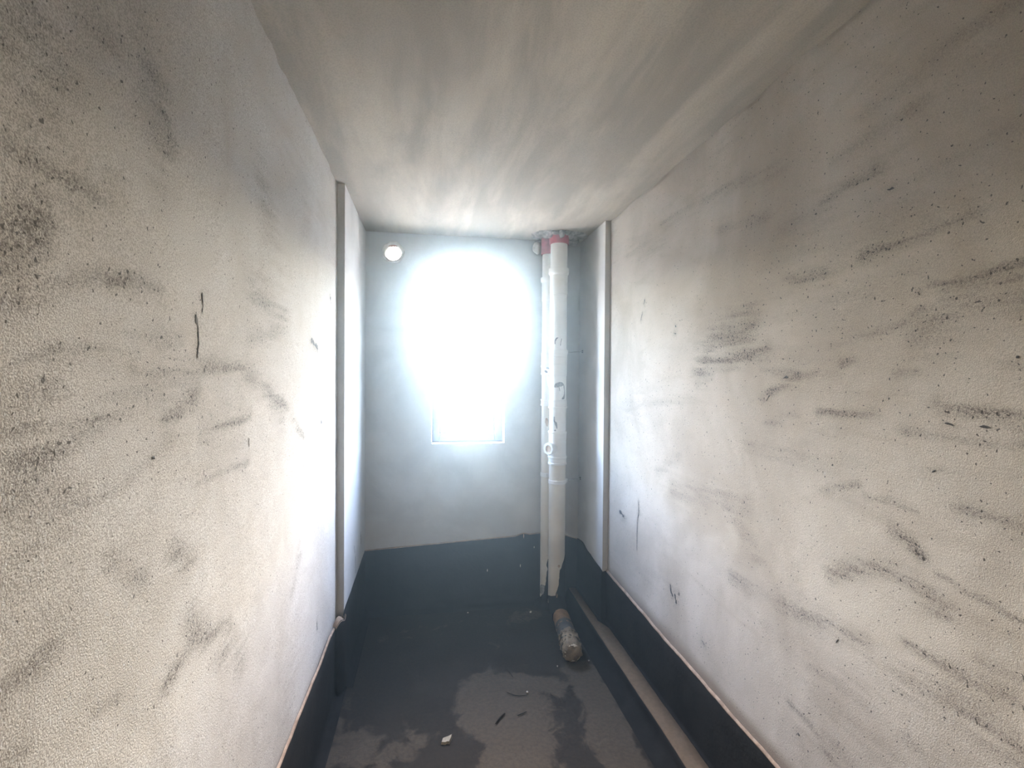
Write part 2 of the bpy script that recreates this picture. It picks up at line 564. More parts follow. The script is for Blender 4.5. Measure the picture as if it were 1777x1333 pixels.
R_MARK = [([(2.525,0.955),(2.516,0.894),(2.537,0.84)],0.0041,1),
    ([(2.537,0.84),(2.541,0.679)],0.0025,0.7),
    ([(2.159,0.651),(2.147,0.617),(2.13,0.603)],0.0071,1),
    ([(2.114,0.626),(2.097,0.585)],0.0067,0.8),
    ([(2.077,0.648),(2.072,0.634)],0.004,0.8),
    ([(2.795,0.832),(2.723,0.813)],0.0102,0.6),
    ([(2.472,2.057),(2.486,2.029)],0.004,0.9),
    ([(2.506,1.979),(2.52,1.939)],0.0031,0.6),
    ([(1.067,2.109),(1.047,2.107)],0.0029,0.9),
    ([(1.422,1.634),(1.401,1.638)],0.0055,0.9),
    ([(1.503,1.557),(1.486,1.576)],0.0029,0.9),
    ([(0.782,1.674),(0.777,1.678)],0.0045,0.9),
    ([(0.941,1.419),(0.933,1.425)],0.0039,0.9),
    ([(0.915,1.534),(0.897,1.531)],0.0038,0.9),
    ([(0.846,1.534),(0.824,1.534)],0.0024,0.8),
    ([(1.339,0.53),(1.33,0.53)],0.0045,0.9),
    ([(1.201,0.888),(1.192,0.901)],0.0032,0.9),
    ([(1.882,0.531),(1.86,0.523)],0.0043,0.8),
    ([(2.148,1.844),(2.132,1.837)],0.004,0.8),
    ([(2.138,1.878),(2.127,1.872)],0.004,0.8),
    ([(0.982,1.838),(0.978,1.83)],0.003,0.9)]
F_DUST = [([(0.347,2.497),(0.434,2.307),(0.394,2.09),(0.387,1.986)],0.152,1),
    ([(0.254,2.465),(0.334,2.206)],0.119,1),
    ([(0.329,2.598),(0.654,2.497)],0.076,0.8),
    ([(0.844,2.595),(0.848,2.283),(0.815,1.917)],0.091,1),
    ([(-0.477,2.124),(-0.313,2.272)],0.104,0.55),
    ([(-0.335,2.101),(-0.104,2.17)],0.126,0.55),
    ([(-0.273,2.359),(0.049,2.368)],0.111,0.25),
    ([(-0.292,3.105),(0.215,3.243),(0.725,3.244)],0.096,0.35),
    ([(0.608,3.262),(0.733,3.284)],0.08,0.5),
    ([(0.378,3.001),(0.511,2.731)],0.115,0.3),
    ([(-0.435,2.718),(-0.429,2.365)],0.081,0.4)]


# ------------------------------------------------------------------ structure
def struct(o, label=None):
    o['kind'] = 'structure'
    if label:
        o['label'] = label
    return o

# floor, gently uneven
xs = np.linspace(XL-0.1, XR+0.1, 170); ys = np.linspace(YREAR-0.1, YB+0.1, 380)
GX, GY = np.meshgrid(xs, ys, indexing='ij')
fz = 0.0025*fbm(GX*3, GY*3, 21) - 0.001
dust = paint(GX, GY, F_DUST, seed=40)
floor = struct(sheet('floor', np.stack([GX, GY, fz], -1), {'dust': dust}, FLOOR, back=(0, 0, -0.15)),
               'dark bitumen-coated floor with patches of brown dust')

# ceiling
xs = np.linspace(XL-T, XR+T, 90); ys = np.linspace(YREAR-T, YB+T, 220)
GX, GY = np.meshgrid(xs, ys, indexing='ij')
cz = ZC + 0.004*fbm(GX*1.6, GY*1.2, 61)
ceiling = struct(sheet('ceiling', np.stack([GX, GY, cz], -1), {}, CEIL, back=(0, 0, 0.15)),
                 'grey troweled concrete ceiling with streaky patches')

def wall_dx(GY, GZ, seed, y1):
    dx = 0.0035*fbm(GY*2.2, GZ*2.2, seed) + 0.0012*fbm(GY*14, GZ*14, seed+5)
    top = np.clip((GZ-(ZC-0.12))/0.12, 0, 1)
    dx = dx + top*0.006*fbm(GY*9, GZ*0+3.3, seed+9)
    crack = np.clip((GZ-(ZC-0.016))/0.008, 0, 1)*np.clip(0.4+1.6*fbm(GY*5, GZ*0+7.7, seed+14), 0, 1)
    dx = dx - 0.012*crack
    return dx*np.clip((y1-GY)/0.06, 0, 1)      # keep the arris at the step straight

def side_wall(name, x, sgn, y0, y1, dirt, label, mat, seed):
    """sgn: +1 = room lies towards +x"""
    ny = int((y1-0.35)/0.0085)
    ys = np.concatenate([np.linspace(y0, 0.34, 40), np.linspace(0.35, y1, ny)])
    zs = np.linspace(-0.05, ZC+0.02, 310)
    GY, GZ = np.meshgrid(ys, zs, indexing='ij')
    dx = wall_dx(GY, GZ, seed, y1)
    d = np.clip(paint(GY, GZ, dirt, seed=seed+30)*(1.35 if sgn > 0 else 0.95), 0, 1)
    cloud = np.clip(fbm(GY*1.7, GZ*3.4, seed+51, 5)*1.6 - 0.12, 0, 1)*(0.25 if sgn > 0 else 0.36)
    streak = fbm(GY*6, GZ*60, seed+77, 4)
    d = np.clip(np.maximum(d, cloud)*(0.72+1.15*streak), 0, 1)
    br = np.zeros_like(d)
    if sgn < 0:   # brown splashes above the coating on the right
        hgt = GZ - (0.39 + 0.012*fbm(GY*5, GZ*0, 88))
        br = np.clip(1 - hgt/(0.050+0.030*fbm(GY*3, GZ*0+1, 90)), 0, 1)*np.clip((GZ-0.2)*20, 0, 1)
    else:
        hgt = GZ - 0.38
        br = 0.35*np.clip(1 - hgt/(0.04), 0, 1)
    P = np.stack([x + sgn*dx, GY, GZ], -1)
    o = sheet(name, P, {'dirt': d, 'brown': br}, mat, back=(-sgn*T, 0, 0))
    return struct(o, label)

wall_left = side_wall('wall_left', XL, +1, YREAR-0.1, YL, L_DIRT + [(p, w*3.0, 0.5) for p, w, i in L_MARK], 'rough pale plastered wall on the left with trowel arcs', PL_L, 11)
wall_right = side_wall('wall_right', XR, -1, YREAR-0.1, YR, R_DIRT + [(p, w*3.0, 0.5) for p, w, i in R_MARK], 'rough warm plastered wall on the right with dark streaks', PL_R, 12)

o = from_bm('wall_far_left', box_bm(XLF-T-0.05, XLF, YL+0.0005, YB+0.05, -0.05, ZC+0.02), SKIM)
wall_far_left = struct(o, 'smooth grey plaster pier beyond the left wall')
o = from_bm('wall_far_right', box_bm(XRF, XRF+T+0.05, YR+0.0005, YB+0.05, -0.05, ZC+0.02), SKIM)
wall_far_right = struct(o, 'smooth grey plaster pier beyond the right wall behind the pipes')

def bool_cut(o, cutters):
    for c in cutters:
        m = o.modifiers.new('cut', 'BOOLEAN')
        m.operation = 'DIFFERENCE'
        m.solver = 'EXACT'
        m.object = c
    dg = bpy.context.evaluated_depsgraph_get()
    me = bpy.data.meshes.new_from_object(o.evaluated_get(dg))
    o.modifiers.clear()
    o.data = me
    for c in cutters:
        bpy.data.objects.remove(c, do_unlink=True)

wb = from_bm('wall_back', box_bm(XL-0.3, XR+0.3, YB, YB+TB, -0.05, ZC+0.02), SKIM)
# window opening with slightly splayed reveal
bm = box_bm(WX0, WX1, YB-0.1, YB+T+0.1, WZ0, WZ1)
c1 = from_bm('cut_window', bm)
bm = lathe_bm([(0.0, -0.1), (HR, -0.1), (HR, T+0.1), (0.0, T+0.1)], 48, Vector((0, 1, 0)), Vector((HX, YB, HZ)))
bmesh.ops.remove_doubles(bm, verts=bm.verts, dist=1e-4)
c2 = from_bm('cut_hole', bm)
bool_cut(wb, [c1, c2])
wall_back = struct(wb, 'smooth grey back wall with a narrow bright window and a round vent hole')

rw = from_bm('wall_rear', box_bm(XL-0.3, XR+0.3, YREAR-T, YREAR, -0.05, ZC+0.02), EXTW)  # unseen wall, its nearness and warm tone serve the bounced light
c1 = from_bm('cut_door', box_bm(DX0, DX1, YREAR-T-0.1, YREAR+0.1, -0.1, DZ1))
bool_cut(rw, [c1])
wall_rear = struct(rw, 'unseen cream plaster wall with a door behind the viewer, set close to bounce light')
door = empty('door_1', ((DX0+DX1)/2, YREAR-0.10, 0))  # invented door, kept closed so no daylight enters from behind
struct(door, 'invented closed cream door behind the viewer, shuts out rear daylight')
keep_place(from_bm('door_leaf', box_bm(DX0+0.03, DX1-0.03, YREAR-0.12, YREAR-0.08, 0.005, DZ1-0.03, 0.003), DOOR), door)
for a, b, c, d in ((DX0, DX0+0.03, -0.04, DZ1), (DX1-0.03, DX1, -0.04, DZ1), (DX0+0.03, DX1-0.03, DZ1-0.03, DZ1)):
    keep_place(from_bm('door_frame', box_bm(a, b, YREAR-0.20, YREAR-0.01, c, d), DOOR), door)
keep_place(from_bm('threshold', box_bm(DX0, DX1, YREAR-0.20, YREAR-0.01, -0.05, 0.004), DOOR), door)
h = from_bm('door_handle', lathe_bm([(0.0, 0.0), (0.026, 0.0), (0.026, 0.006), (0.010, 0.010), (0.010, 0.045), (0.022, 0.055), (0.022, 0.075), (0.0, 0.080)], 24, Vector((0, 1, 0)), Vector((DX0+0.10, YREAR-0.08, 1.0))), STEEL)
keep_place(h, door)

# unseen ground outside, a storey below, far rim raised to block low sky
gx = np.linspace(-600, 600, 90); gy = np.linspace(-600, 600, 90)
GX, GY = np.meshgrid(gx, gy, indexing='ij')
outer_ground = struct(sheet('outer_ground', np.stack([GX, GY, -3.2 + np.clip((np.hypot(GX, GY)-90)/160, 0, 1)**1.5*(24 + 6*fbm(GX*0.008, GY*0.008, 5))], -1), {}, GROUND, smooth=False), 'unseen pale ground outside, with hills added to block the low sky')

# ------------------------------------------------------------------ window
win = empty('window_1', ((WX0+WX1)/2, YB+0.13, WZ0))
struct(win, 'narrow grey aluminium window glaring with daylight in the back wall')
FY0, FY1 = YB+0.110, YB+0.153
fw = 0.056
def wpart(name, x0, x1, z0, z1, y0=FY0, y1=FY1, mat=ALU, bevel=0.004):
    return keep_place(from_bm(name, box_bm(x0, x1, y0, y1, z0, z1, bevel), mat), win)
wpart('frame_stile', WX0+0.001, WX0+fw, WZ0+0.001, WZ1-0.001)
wpart('frame_stile', WX1-fw, WX1-0.001, WZ0+0.001, WZ1-0.001)
wpart('frame_rail', WX0+fw, WX1-fw, WZ0+0.001, WZ0+fw+0.004)
wpart('frame_rail', WX0+fw, WX1-fw, WZ1-fw, WZ1-0.001)
for a, b, c, d in ((WX0+fw, WX0+fw+0.012, WZ0+fw, WZ1-fw), (WX1-fw-0.012, WX1-fw, WZ0+fw, WZ1-fw),
                   (WX0+fw+0.012, WX1-fw-0.012, WZ0+fw+0.004, WZ0+fw+0.014), (WX0+fw+0.012, WX1-fw-0.012, WZ1-fw-0.012, WZ1-fw)):
    wpart('glazing_bead', a, b, c, d, FY0+0.012, FY0+0.030, ALU, 0.002)
wpart('pane', WX0+fw+0.002, WX1-fw-0.002, WZ0+fw+0.004, WZ1-fw-0.002, FY0+0.019, FY0+0.023, GLASS, 0.0)

# ------------------------------------------------------------------ vent sleeve in the round hole
vs_ = empty('vent_sleeve', (HX, YB, HZ))
tag(vs_, 'short white pipe sleeve in the round hole high on the back wall', 'pipe sleeve')
o = from_bm('sleeve', lathe_bm([(0.0625, 0.0), (0.0625, TB-0.005), (0.057, TB-0.005), (0.057, 0.0)], 48, Vector((0, 1, 0)), Vector((0, 0.002, 0)), closed=True), PVC, vs_, True)
bm = lathe_bm([(0.0575, -0.001), (0.0575, -0.006), (0.066, -0.008), (0.074, -0.004), (0.0755, 0.0)], 48, Vector((0, 1, 0)))
for v in bm.verts:
    k = 1 + 0.035*math.sin(5*math.atan2(v.co.z, v.co.x)+1) + 0.02*math.sin(11*math.atan2(v.co.z, v.co.x))
    if math.hypot(v.co.x, v.co.z) > 0.062:
        v.co.x *= k; v.co.z *= k
o = from_bm('mortar_rim', bm, FOAM, vs_, True)
bm = lathe_bm([(0.0, 0.0), (0.057, 0.004), (0.0565, 0.006), (0.0, 0.002)], 40, Vector((0, 1, 0)), Vector((0, TB-0.02, 0)))  # added translucent disc, dims the daylight through the hole
fm = NT('translucent_dimmer')
ft = fm.n('BsdfTranslucent'); ft.inputs[0].default_value = (0.55, 0.55, 0.54, 1)
fx = fm.n('MixShader'); fx.inputs[0].default_value = 0.5
fm.l(fm.bsdf, 0, fx, 1); fm.l(ft, 0, fx, 2); fm.l(fx, 0, fm.out, 0)
fn = fm.noise(20, 2); fm.color(fm.mix(fm.ramp(fn, 0, 0.3, 0.7), (0.8, 0.8, 0.79), (0.7, 0.7, 0.69)))
from_bm('daylight_dimmer', bm, fm.m, vs_, True)
# torn scrap of pinkish film hanging at the top of the mouth
bm = bmesh.new()
top = []; bot = []
for k in range(11):
    a = math.radians(60 + 66*k/10)
    r0 = 0.0560
    drop = 0.004 + 0.014*math.sin(math.pi*k/10)*(0.6+0.4*math.sin(k*2.3))
    top.append((r0*math.cos(a), r0*math.sin(a)))
    bot.append((r0*math.cos(a)*0.97, r0*math.sin(a)-drop))
def vv(p, y): return bm.verts.new((p[0], y, p[1]))
A = [vv(p, 0.012) for p in top]; B = [vv(p, 0.010) for p in bot]
A2 = [vv(p, 0.014) for p in top]; B2 = [vv(p, 0.012) for p in bot]
for k in range(10):
    bm.faces.new((A[k], A[k+1], B[k+1], B[k])); bm.faces.new((A2[k+1], A2[k], B2[k], B2[k+1]))
    bm.faces.new((B[k], B[k+1], B2[k+1], B2[k])); bm.faces.new((A[k+1], A[k], A2[k], A2[k+1]))
o = from_bm('torn_film', bm, mat_noisy('pink_film', (0.62, 0.36, 0.30), (0.50, 0.28, 0.24), 40, 0.6), vs_)

# ------------------------------------------------------------------ black coating bands along the wall feet
def interp(tbl, t):
    if t <= tbl[0][0]: return tbl[0][1]
    for (a, b), (c, d) in zip(tbl[:-1], tbl[1:]):
        if t <= c:
            return b + (d-b)*(t-a)/(c-a)
    return tbl[-1][1]

def band(name, path, normal_of, heights, foot_z, foot_run, label, seed, lip_w, thick=0.006, fillet=0.035):
    """path: list of (x, y) on the wall face, closely spaced; heights: top of the coat for each; swept profile wall -> fillet -> floor"""
    rows = []
    for i, (x, y) in enumerate(path):
        nx, ny = normal_of[i]
        h = heights[i]
        prof = [(0.0005, h+0.0004), (thick*0.6, h), (thick, h-0.004)]
        for q in (0.25, 0.5, 0.75):
            prof.append((thick + 0.003*math.sin(q*5+i*0.13)*0.3, foot_z+fillet + (h-0.004-foot_z-fillet)*(1-q)))
        for k in range(5):
            a = math.pi/2*k/4
            prof.append((thick+fillet-fillet*math.cos(a), foot_z+0.003+fillet-fillet*math.sin(a)))
        prof.append((thick+fillet+foot_run, foot_z+0.0025))
        prof.append((thick+fillet+foot_run+0.01, foot_z-0.004))
        rows.append([(x+nx*p, y+ny*p, z) for p, z in prof])
    P = np.array(rows)
    o = sheet(name, P, {}, BITUMEN)
    me = o.data
    bm = bmesh.new(); bm.from_mesh(me)
    bmesh.ops.recalc_face_normals(bm, faces=bm.faces)
    bm.to_mesh(me); bm.free()
    struct(o, label)
    if lip_w:
        rows = []
        for i, (x, y) in enumerate(path):
            nx, ny = normal_of[i]
            h = heights[i]
            w = lip_w[i]
            rows.append([(x+nx*p, y+ny*p, z) for p, z in ((0.0004, h+w), (0.0030, h+w*0.8), (0.0075, h+w*0.15), (0.0078, h-0.0025), (0.0055, h-0.004))])
        link_o = sheet('coating_edge', np.array(rows), {}, LIP, parent=o)
        link_o['label'] = 'thin brown edge of the coating'
    return o

def n1(t, seed): return float(fbm(np.array([t]), np.array([seed*1.37]), seed)[0])

# left wall: near wall, stops just short of the step, then the pier
ys = [YREAR+0.02 + (YL-0.002-YREAR-0.02)*k/300 for k in range(301)]
hl = [interp([(-2, 0.385), (1.4, 0.390), (1.75, 0.383), (2.2, 0.368), (2.45, 0.372), (2.56, 0.358), (2.60, 0.335), (2.67, 0.330)], y) + 0.010*n1(y*4, 3) + 0.003*n1(y*22, 5) for y in ys]
bl = band('baseboard_left', [(XL+0.0035, y) for y in ys], [(1, 0)]*301, hl, 0.0, 0.004,
          'black waterproof coating band along the foot of the left wall', 3, [0.009+0.004*n1(y*6, 8) for y in ys])
ys = [YL-0.03 + (YB-YL+0.03)*k/90 for k in range(91)]
hf = [interp([(2.64, 0.385), (2.67, 0.400), (3.1, 0.405), (3.51, 0.421)], y) + 0.004*n1(y*9, 13) for y in ys]
bfl = band('baseboard_far_left', [(XLF, y) for y in ys], [(1, 0)]*91, hf, 0.0, 0.004,
           'black waterproof coating on the foot of the left pier', 4, None)
# folded scrap of the coating that stands off the wall at the left step
fl = []
for k in range(13):
    t = k/12
    y = 2.56 + 0.115*t
    x0 = XL + 0.010 + 0.028*t + 0.010*math.sin(t*3.0)
    h = 0.362 + 0.018*t + 0.012*math.sin(t*6.0)
    fl.append([(x0-0.004, y, h+0.006), (x0+0.006, y, h), (x0+0.007, y+0.002, h-0.03), (x0+0.004, y, 0.20), (x0+0.012, y, 0.012)])
flap = sheet('coating_flap', np.array(fl), {}, BITUMEN, parent=bl)
flap['label'] = 'loose folded corner of black coating'
el = []
for k in range(13):
    t = k/12
    y = 2.56 + 0.115*t
    x0 = XL + 0.010 + 0.028*t + 0.010*math.sin(t*3.0)
    h = 0.362 + 0.018*t + 0.012*math.sin(t*6.0)
    w = 0.018*math.sin(math.pi*min(1, t*1.15))**0.7 if t < 0.87 else 0.004
    el.append([(x0-0.012, y, h+0.004+w), (x0-0.002, y-0.001, h+0.008), (x0+0.0075, y-0.001, h-0.004)])
sheet('coating_edge', np.array(el), {}, LIP, parent=flap)

# back wall
xs_ = [XLF + (XRF-XLF)*k/160 for k in range(161)]
hb = [interp([(-0.44, 0.421), (0.148, 0.449), (0.62, 0.472), (0.684, 0.492), (0.73, 0.482), (0.82, 0.486), (1.0, 0.46), (1.1, 0.43)], x) + 0.003*n1(x*12, 31) for x in xs_]
bb = band('baseboard_back', [(x, YB) for x in xs_], [(0, -1)]*161, hb, 0.0, 0.05,
          'black waterproof coating band rising to the right on the back wall', 5, [max(0.0008, 0.003+0.004*n1(x*8, 18)) for x in xs_], fillet=0.05)
# thin pale drips on the back coating
for x, z0, z1, w, m in ((0.686, 0.490, 0.452, 0.0030, RUSTY), (0.765, 0.392, 0.375, 0.0025, CRUMB), (0.663, 0.265, 0.240, 0.003, CRUMB), (0.42, 0.225, 0.245, 0.003, CRUMB)):
    bm = bmesh.new()
    pts = [(x-w*0.3, z0), (x+w*0.5, z0-0.002), (x+w, (z0+z1)/2), (x+w*0.2, z1), (x-w, (z0+z1)/2-0.003)]
    f = bm.faces.new([bm.verts.new((px, YB-0.0068, pz)) for px, pz in pts])
    r = bmesh.ops.extrude_face_region(bm, geom=[f])
    bmesh.ops.translate(bm, verts=[g for g in r['geom'] if isinstance(g, bmesh.types.BMVert)], vec=(0, -0.0022, 0))
    from_bm('pale_drip', bm, m, bb)

# right: low ledge, coat above it
LZ, LXN, LXF = 0.070, 1.018, 1.012
ledge_bm = bmesh.new()
NL = 240
rows = []
for k in range(NL+1):
    y = YREAR+0.02 + (YB-0.01-YREAR-0.02)*k/NL
    xf = LXN + 0.004*n1(y*3, 51) + 0.0015*n1(y*20, 52)
    back_x = XR+0.02 if y < YR else XRF+0.03
    rows.append([(back_x, y, LZ-0.002), (xf+0.012, y, LZ+0.001*n1(y*6, 53)), (xf+0.004, y, LZ-0.003), (xf, y, LZ-0.012), (xf-0.004, y, 0.045),
                 (xf-0.012, y, 0.022), (xf-0.035, y, 0.008), (xf-0.075, y, 0.003), (xf-0.09, y, -0.004)])
led = sheet('trim_1', np.array(rows), {}, BITUMEN)
bm = bmesh.new(); bm.from_mesh(led.data)
bmesh.ops.recalc_face_normals(bm, faces=bm.faces)
bm.to_mesh(led.data); bm.free()
struct(led, 'low black-coated ledge along the foot of the right wall')
rows = []
for k in range(NL+1):
    y = YREAR+0.02 + (YB-0.02-YREAR-0.02)*k/NL
    xf = LXN + 0.004*n1(y*3, 51) + 0.0015*n1(y*20, 52)
    inner = (XR-0.020 if y < YR-0.10 else (XRF-0.020 if y > YR+0.02 else XR-0.020 - 0.045*(y-YR+0.10)/0.12)) + 0.003*n1(y*12, 55)
    rows.append([(inner, y, LZ-0.003), (inner-0.004, y, LZ+0.0028), ((inner+xf)/2, y, LZ+0.0034), (xf+0.010, y, LZ+0.0028), (xf+0.006, y, LZ-0.001)])
dl = sheet('dust_layer', np.array(rows), {}, DUST, parent=led)
dl['label'] = 'strip of brown dust on top of the ledge'
bm = bmesh.new(); bm.from_mesh(dl.data)
bmesh.ops.recalc_face_normals(bm, faces=bm.faces)
bm.to_mesh(dl.data); bm.free()

ys = [YREAR+0.02 + (YR-YREAR-0.02)*k/300 for k in range(301)]
hr = [interp([(-2, 0.36), (1.4, 0.358), (2.0, 0.366), (2.6, 0.380), (2.985, 0.392)], y) + 0.007*n1(y*4, 23) + 0.003*n1(y*20, 25) for y in ys]
br_ = band('baseboard_right', [(XR-0.003, y) for y in ys], [(-1, 0)]*301, hr, LZ, 0.0,
           'black waterproof coating band along the foot of the right wall', 6, [0.010+0.005*n1(y*7, 28) for y in ys], fillet=0.012)
pth = [(XR-0.004+(XRF-0.008-XR+0.004)*k/8, YR) for k in range(9)]
ys = [YR-0.007 + (YB-YR+0.007)*k/80 for k in range(81)]
hfr = [interp([(2.97, 0.392), (3.05, 0.402), (3.30, 0.425), (3.38, 0.445), (3.51, 0.432)], y) + 0.006*n1(y*14, 33) for y in ys]
bfr = band('baseboard_far_right', [(XRF, y) for y in ys], [(-1, 0)]*81, hfr, LZ, 0.0,
           'black waterproof coating on the foot of the right pier behind the pipes', 7, None, fillet=0.012)
bst = band('baseboard_step', pth, [(0, -1)]*9, [0.390+0.004*n1(x*60, 3) for x, _ in pth], LZ, 0.0,
           'black coating on the narrow face of the right step', 8, None, fillet=0.010)

# ------------------------------------------------------------------ marks on the two rough walls
def scuffs(marks, x, sgn, wall, seed=None, y1=9.0):
    for pts, w, inten in marks:
        bm = bmesh.new()
        ribs = []
        fine_pts = []
        for (a0, b0), (a1, b1) in zip(pts[:-1], pts[1:]):
            n = max(2, int(math.hypot(a1-a0, b1-b0)/0.006))
            for k in range(n):
                fine_pts.append((a0+(a1-a0)*k/n, b0+(b1-b0)*k/n))
        fine_pts.append(pts[-1])
        n = len(fine_pts)
        for k, (a, b) in enumerate(fine_pts):
            a2, b2 = fine_pts[min(k+1, n-1)]; a1, b1 = fine_pts[max(k-1, 0)]
            L = math.hypot(a2-a1, b2-b1) or 1
            px, py = -(b2-b1)/L, (a2-a1)/L
            ww = w*(0.25+1.1*rng.random())*(0.45 if k in (0, n-1) else 1.0)
            j = (rng.random()-0.5)*w*0.8
            xx = x + sgn*(0.0006 + (float(wall_dx(np.array([a]), np.array([b]), seed, y1)[0]) if seed else 0.0))
            ribs.append((bm.verts.new((xx, a+px*(ww+j), b+py*(ww+j))), bm.verts.new((xx+sgn*0.0006, a+px*j, b+py*j)), bm.verts.new((xx, a-px*(ww-j), b-py*(ww-j)))))
        for A, B in zip(ribs[:-1], ribs[1:]):
            bm.faces.new((A[0], B[0], B[1], A[1])); bm.faces.new((A[1], B[1], B[2], A[2]))
        from_bm('scuff_mark', bm, MARK, wall)
scuffs([(p, w*1.5, i) for p, w, i in L_MARK], XL, +1, wall_left, 11, YL)
scuffs(R_MARK, XR, -1, wall_right, 12, YR)
# dark scrapes on the foot of the left pier
PIER = [([(3.30, 0.620), (3.31, 0.56), (3.305, 0.53)], 0.010, 1), ([(3.02, 0.62), (3.04, 0.57)], 0.006, 1), ([(3.06, 0.55), (3.08, 0.48), (3.07, 0.44)], 0.005, 1)]
scuffs(PIER, XLF, +1, wall_far_left)

# ------------------------------------------------------------------ broken mortar round the pipes, part of the ceiling
PX, PY, PR = 0.885, 3.315, 0.058      # wide drain pipe
QX, QY, QR = 0.835, 3.412, 0.044      # narrow vent pipe
bm = bmesh.new()
NR, NA = 16, 72
ctr = (0.90, 3.37)
ring_prev = None
for i in range(NR+1):
    t = i/NR
    ring = []
    for k in range(NA):
        a = 2*math.pi*k/NA
        rx, ry = 0.205, 0.150
        wob = 1 + 0.16*n1(a*1.3+4, 71) + 0.10*n1(a*4.0, 72) if k else 1 + 0.16*n1(4, 71) + 0.10*n1(0, 72)
        x = ctr[0] + rx*t*math.cos(a)*wob
        y = min(ctr[1] + ry*t*math.sin(a)*wob, YB-0.002)
        x = min(x, XRF-0.002)
        lump = 0.020*float(fbm(np.array([x*26]), np.array([y*26]), 75, 4)[0])
        drop = (0.026 + lump*1.3)*(1-t**3) + (0.004 if t > 0.85 else 0.0)
        ring.append(bm.verts.new((x, y, ZC + 0.003 - max(drop, -0.004)*1.0 + (0.010 if t == 1 else 0))))
    if ring_prev:
        for k in range(NA):
            bm.faces.new((ring_prev[k], ring_prev[(k+1) % NA], ring[(k+1) % NA], ring[k]))
    ring_prev = ring
bmesh.ops.remove_doubles(bm, verts=bm.verts, dist=1e-5)
mp = from_bm('broken_mortar', bm, MORTAR, ceiling, True)
mp['label'] = 'rough broken mortar patch around the pipes'
def lump(name, c, r, mat, parent, seed, sub=3, amp=0.35):
    bm = bmesh.new()
    bmesh.ops.create_icosphere(bm, subdivisions=sub, radius=1.0)
    for v in bm.verts:
        d = v.co.copy()
        k = 1 + amp*float(fbm(np.array([d.x*1.7+seed]), np.array([d.y*1.7+d.z*1.3]), seed, 3)[0])
        v.co = Vector((c[0]+d.x*r[0]*k, c[1]+d.y*r[1]*k, c[2]+d.z*r[2]*k))
    return from_bm(name, bm, mat, parent, True)
lump('mortar_lump', (0.762, 3.462, 2.563), (0.030, 0.030, 0.040), FOAM, ceiling, 5)
lump('mortar_lump', (0.795, 3.475, 2.600), (0.050, 0.032, 0.030), MORTAR, ceiling, 9)
for k in range(9):
    a = math.radians(200 + 34*k)
    lump('mortar_lump', (PX+(PR+0.022)*math.cos(a), PY+(PR+0.022)*math.sin(a), 2.612+0.006*math.sin(k*2.4)), (0.024+0.006*math.sin(k*1.9), 0.022, 0.018+0.006*math.cos(k*3.1)), MORTAR, ceiling, 20+k, 2, 0.6)
lump('mortar_lump', (1.010, 3.44, 2.612), (0.055, 0.050, 0.022), MORTAR, ceiling, 12)

# ------------------------------------------------------------------ pipes
def pipe_part(root, name, profile, mat, cx, cy, seg=48):
    o = from_bm(name, lathe_bm(profile, seg, Vector((0, 0, 1)), Vector((cx-root.location.x, cy-root.location.y, 0))), mat, root, True)
    sharpen(o)
    return o
def sharpen(o, ang=35):
    me = o.data
    bm = bmesh.new(); bm.from_mesh(me)
    for e in bm.edges:
        if len(e.link_faces) == 2 and e.calc_face_angle(0) > math.radians(ang):
            e.smooth = False
    bm.to_mesh(me); bm.free()

def coupling_profile(R, z0, z1, lip='both', t=0.0045):
    """slip coupling: raised sleeve with rounded lips"""
    p = [(R-0.001, z0-0.001)]
    if lip in ('both', 'low'):
        p += [(R+t+0.003, z0), (R+t+0.0035, z0+0.003), (R+t+0.0035, z0+0.011), (R+t, z0+0.014)]
    else:
        p += [(R+t*0.7, z0), (R+t, z0+0.003)]
    zm = (z0+z1)/2
    if z1-z0 > 0.06:
        p += [(R+t, zm-0.004), (R+t-0.0018, zm-0.002), (R+t-0.0018, zm+0.002), (R+t, zm+0.004)]
    if lip in ('both', 'high'):
        p += [(R+t, z1-0.014), (R+t+0.0035, z1-0.011), (R+t+0.0035, z1-0.003), (R+t+0.003, z1)]
    else:
        p += [(R+t, z1-0.003), (R+t*0.7, z1)]
    p += [(R-0.001, z1+0.001)]
    return p

def cyl_patch(root, name, cx, cy, R, rows, mat, off=0.0008):
    """patch hugging a vertical pipe; rows: list of (z, angle0, angle1) in degrees, 0 = +x, -90 = towards the viewer"""
    bm = bmesh.new()
    prev = None
    for z, a0, a1 in rows:
        n = 10
        cur = []
        for k in range(n+1):
            a = math.radians(a0+(a1-a0)*k/n)
            rr = R + (off if 0 < k < n else 0.0001)
            cur.append(bm.verts.new((cx-root.location.x+rr*math.cos(a), cy-root.location.y+rr*math.sin(a), z)))
        if prev:
            for k in range(n):
                bm.faces.new((prev[k], prev[k+1], cur[k+1], cur[k]))
        prev = cur
    return from_bm(name, bm, mat, root, True)

drain = empty('drain_pipe', (PX, PY, 0))
tag(drain, 'wide white plastic drain pipe with cleanout plug in the back right corner', 'pipe')
pipe_part(drain, 'pipe', [(PR, 1.03), (PR, ZC+0.02)], PVC, PX, PY)
pipe_part(drain, 'lower_pipe', [(PR-0.0005, 0.055), (PR-0.0005, 1.06)], PVC2, PX, PY)
pipe_part(drain, 'fire_collar', [(PR+0.001, 2.553), (PR+0.009, 2.553), (PR+0.010, 2.556), (PR+0.010, ZC+0.01)], RED, PX, PY)
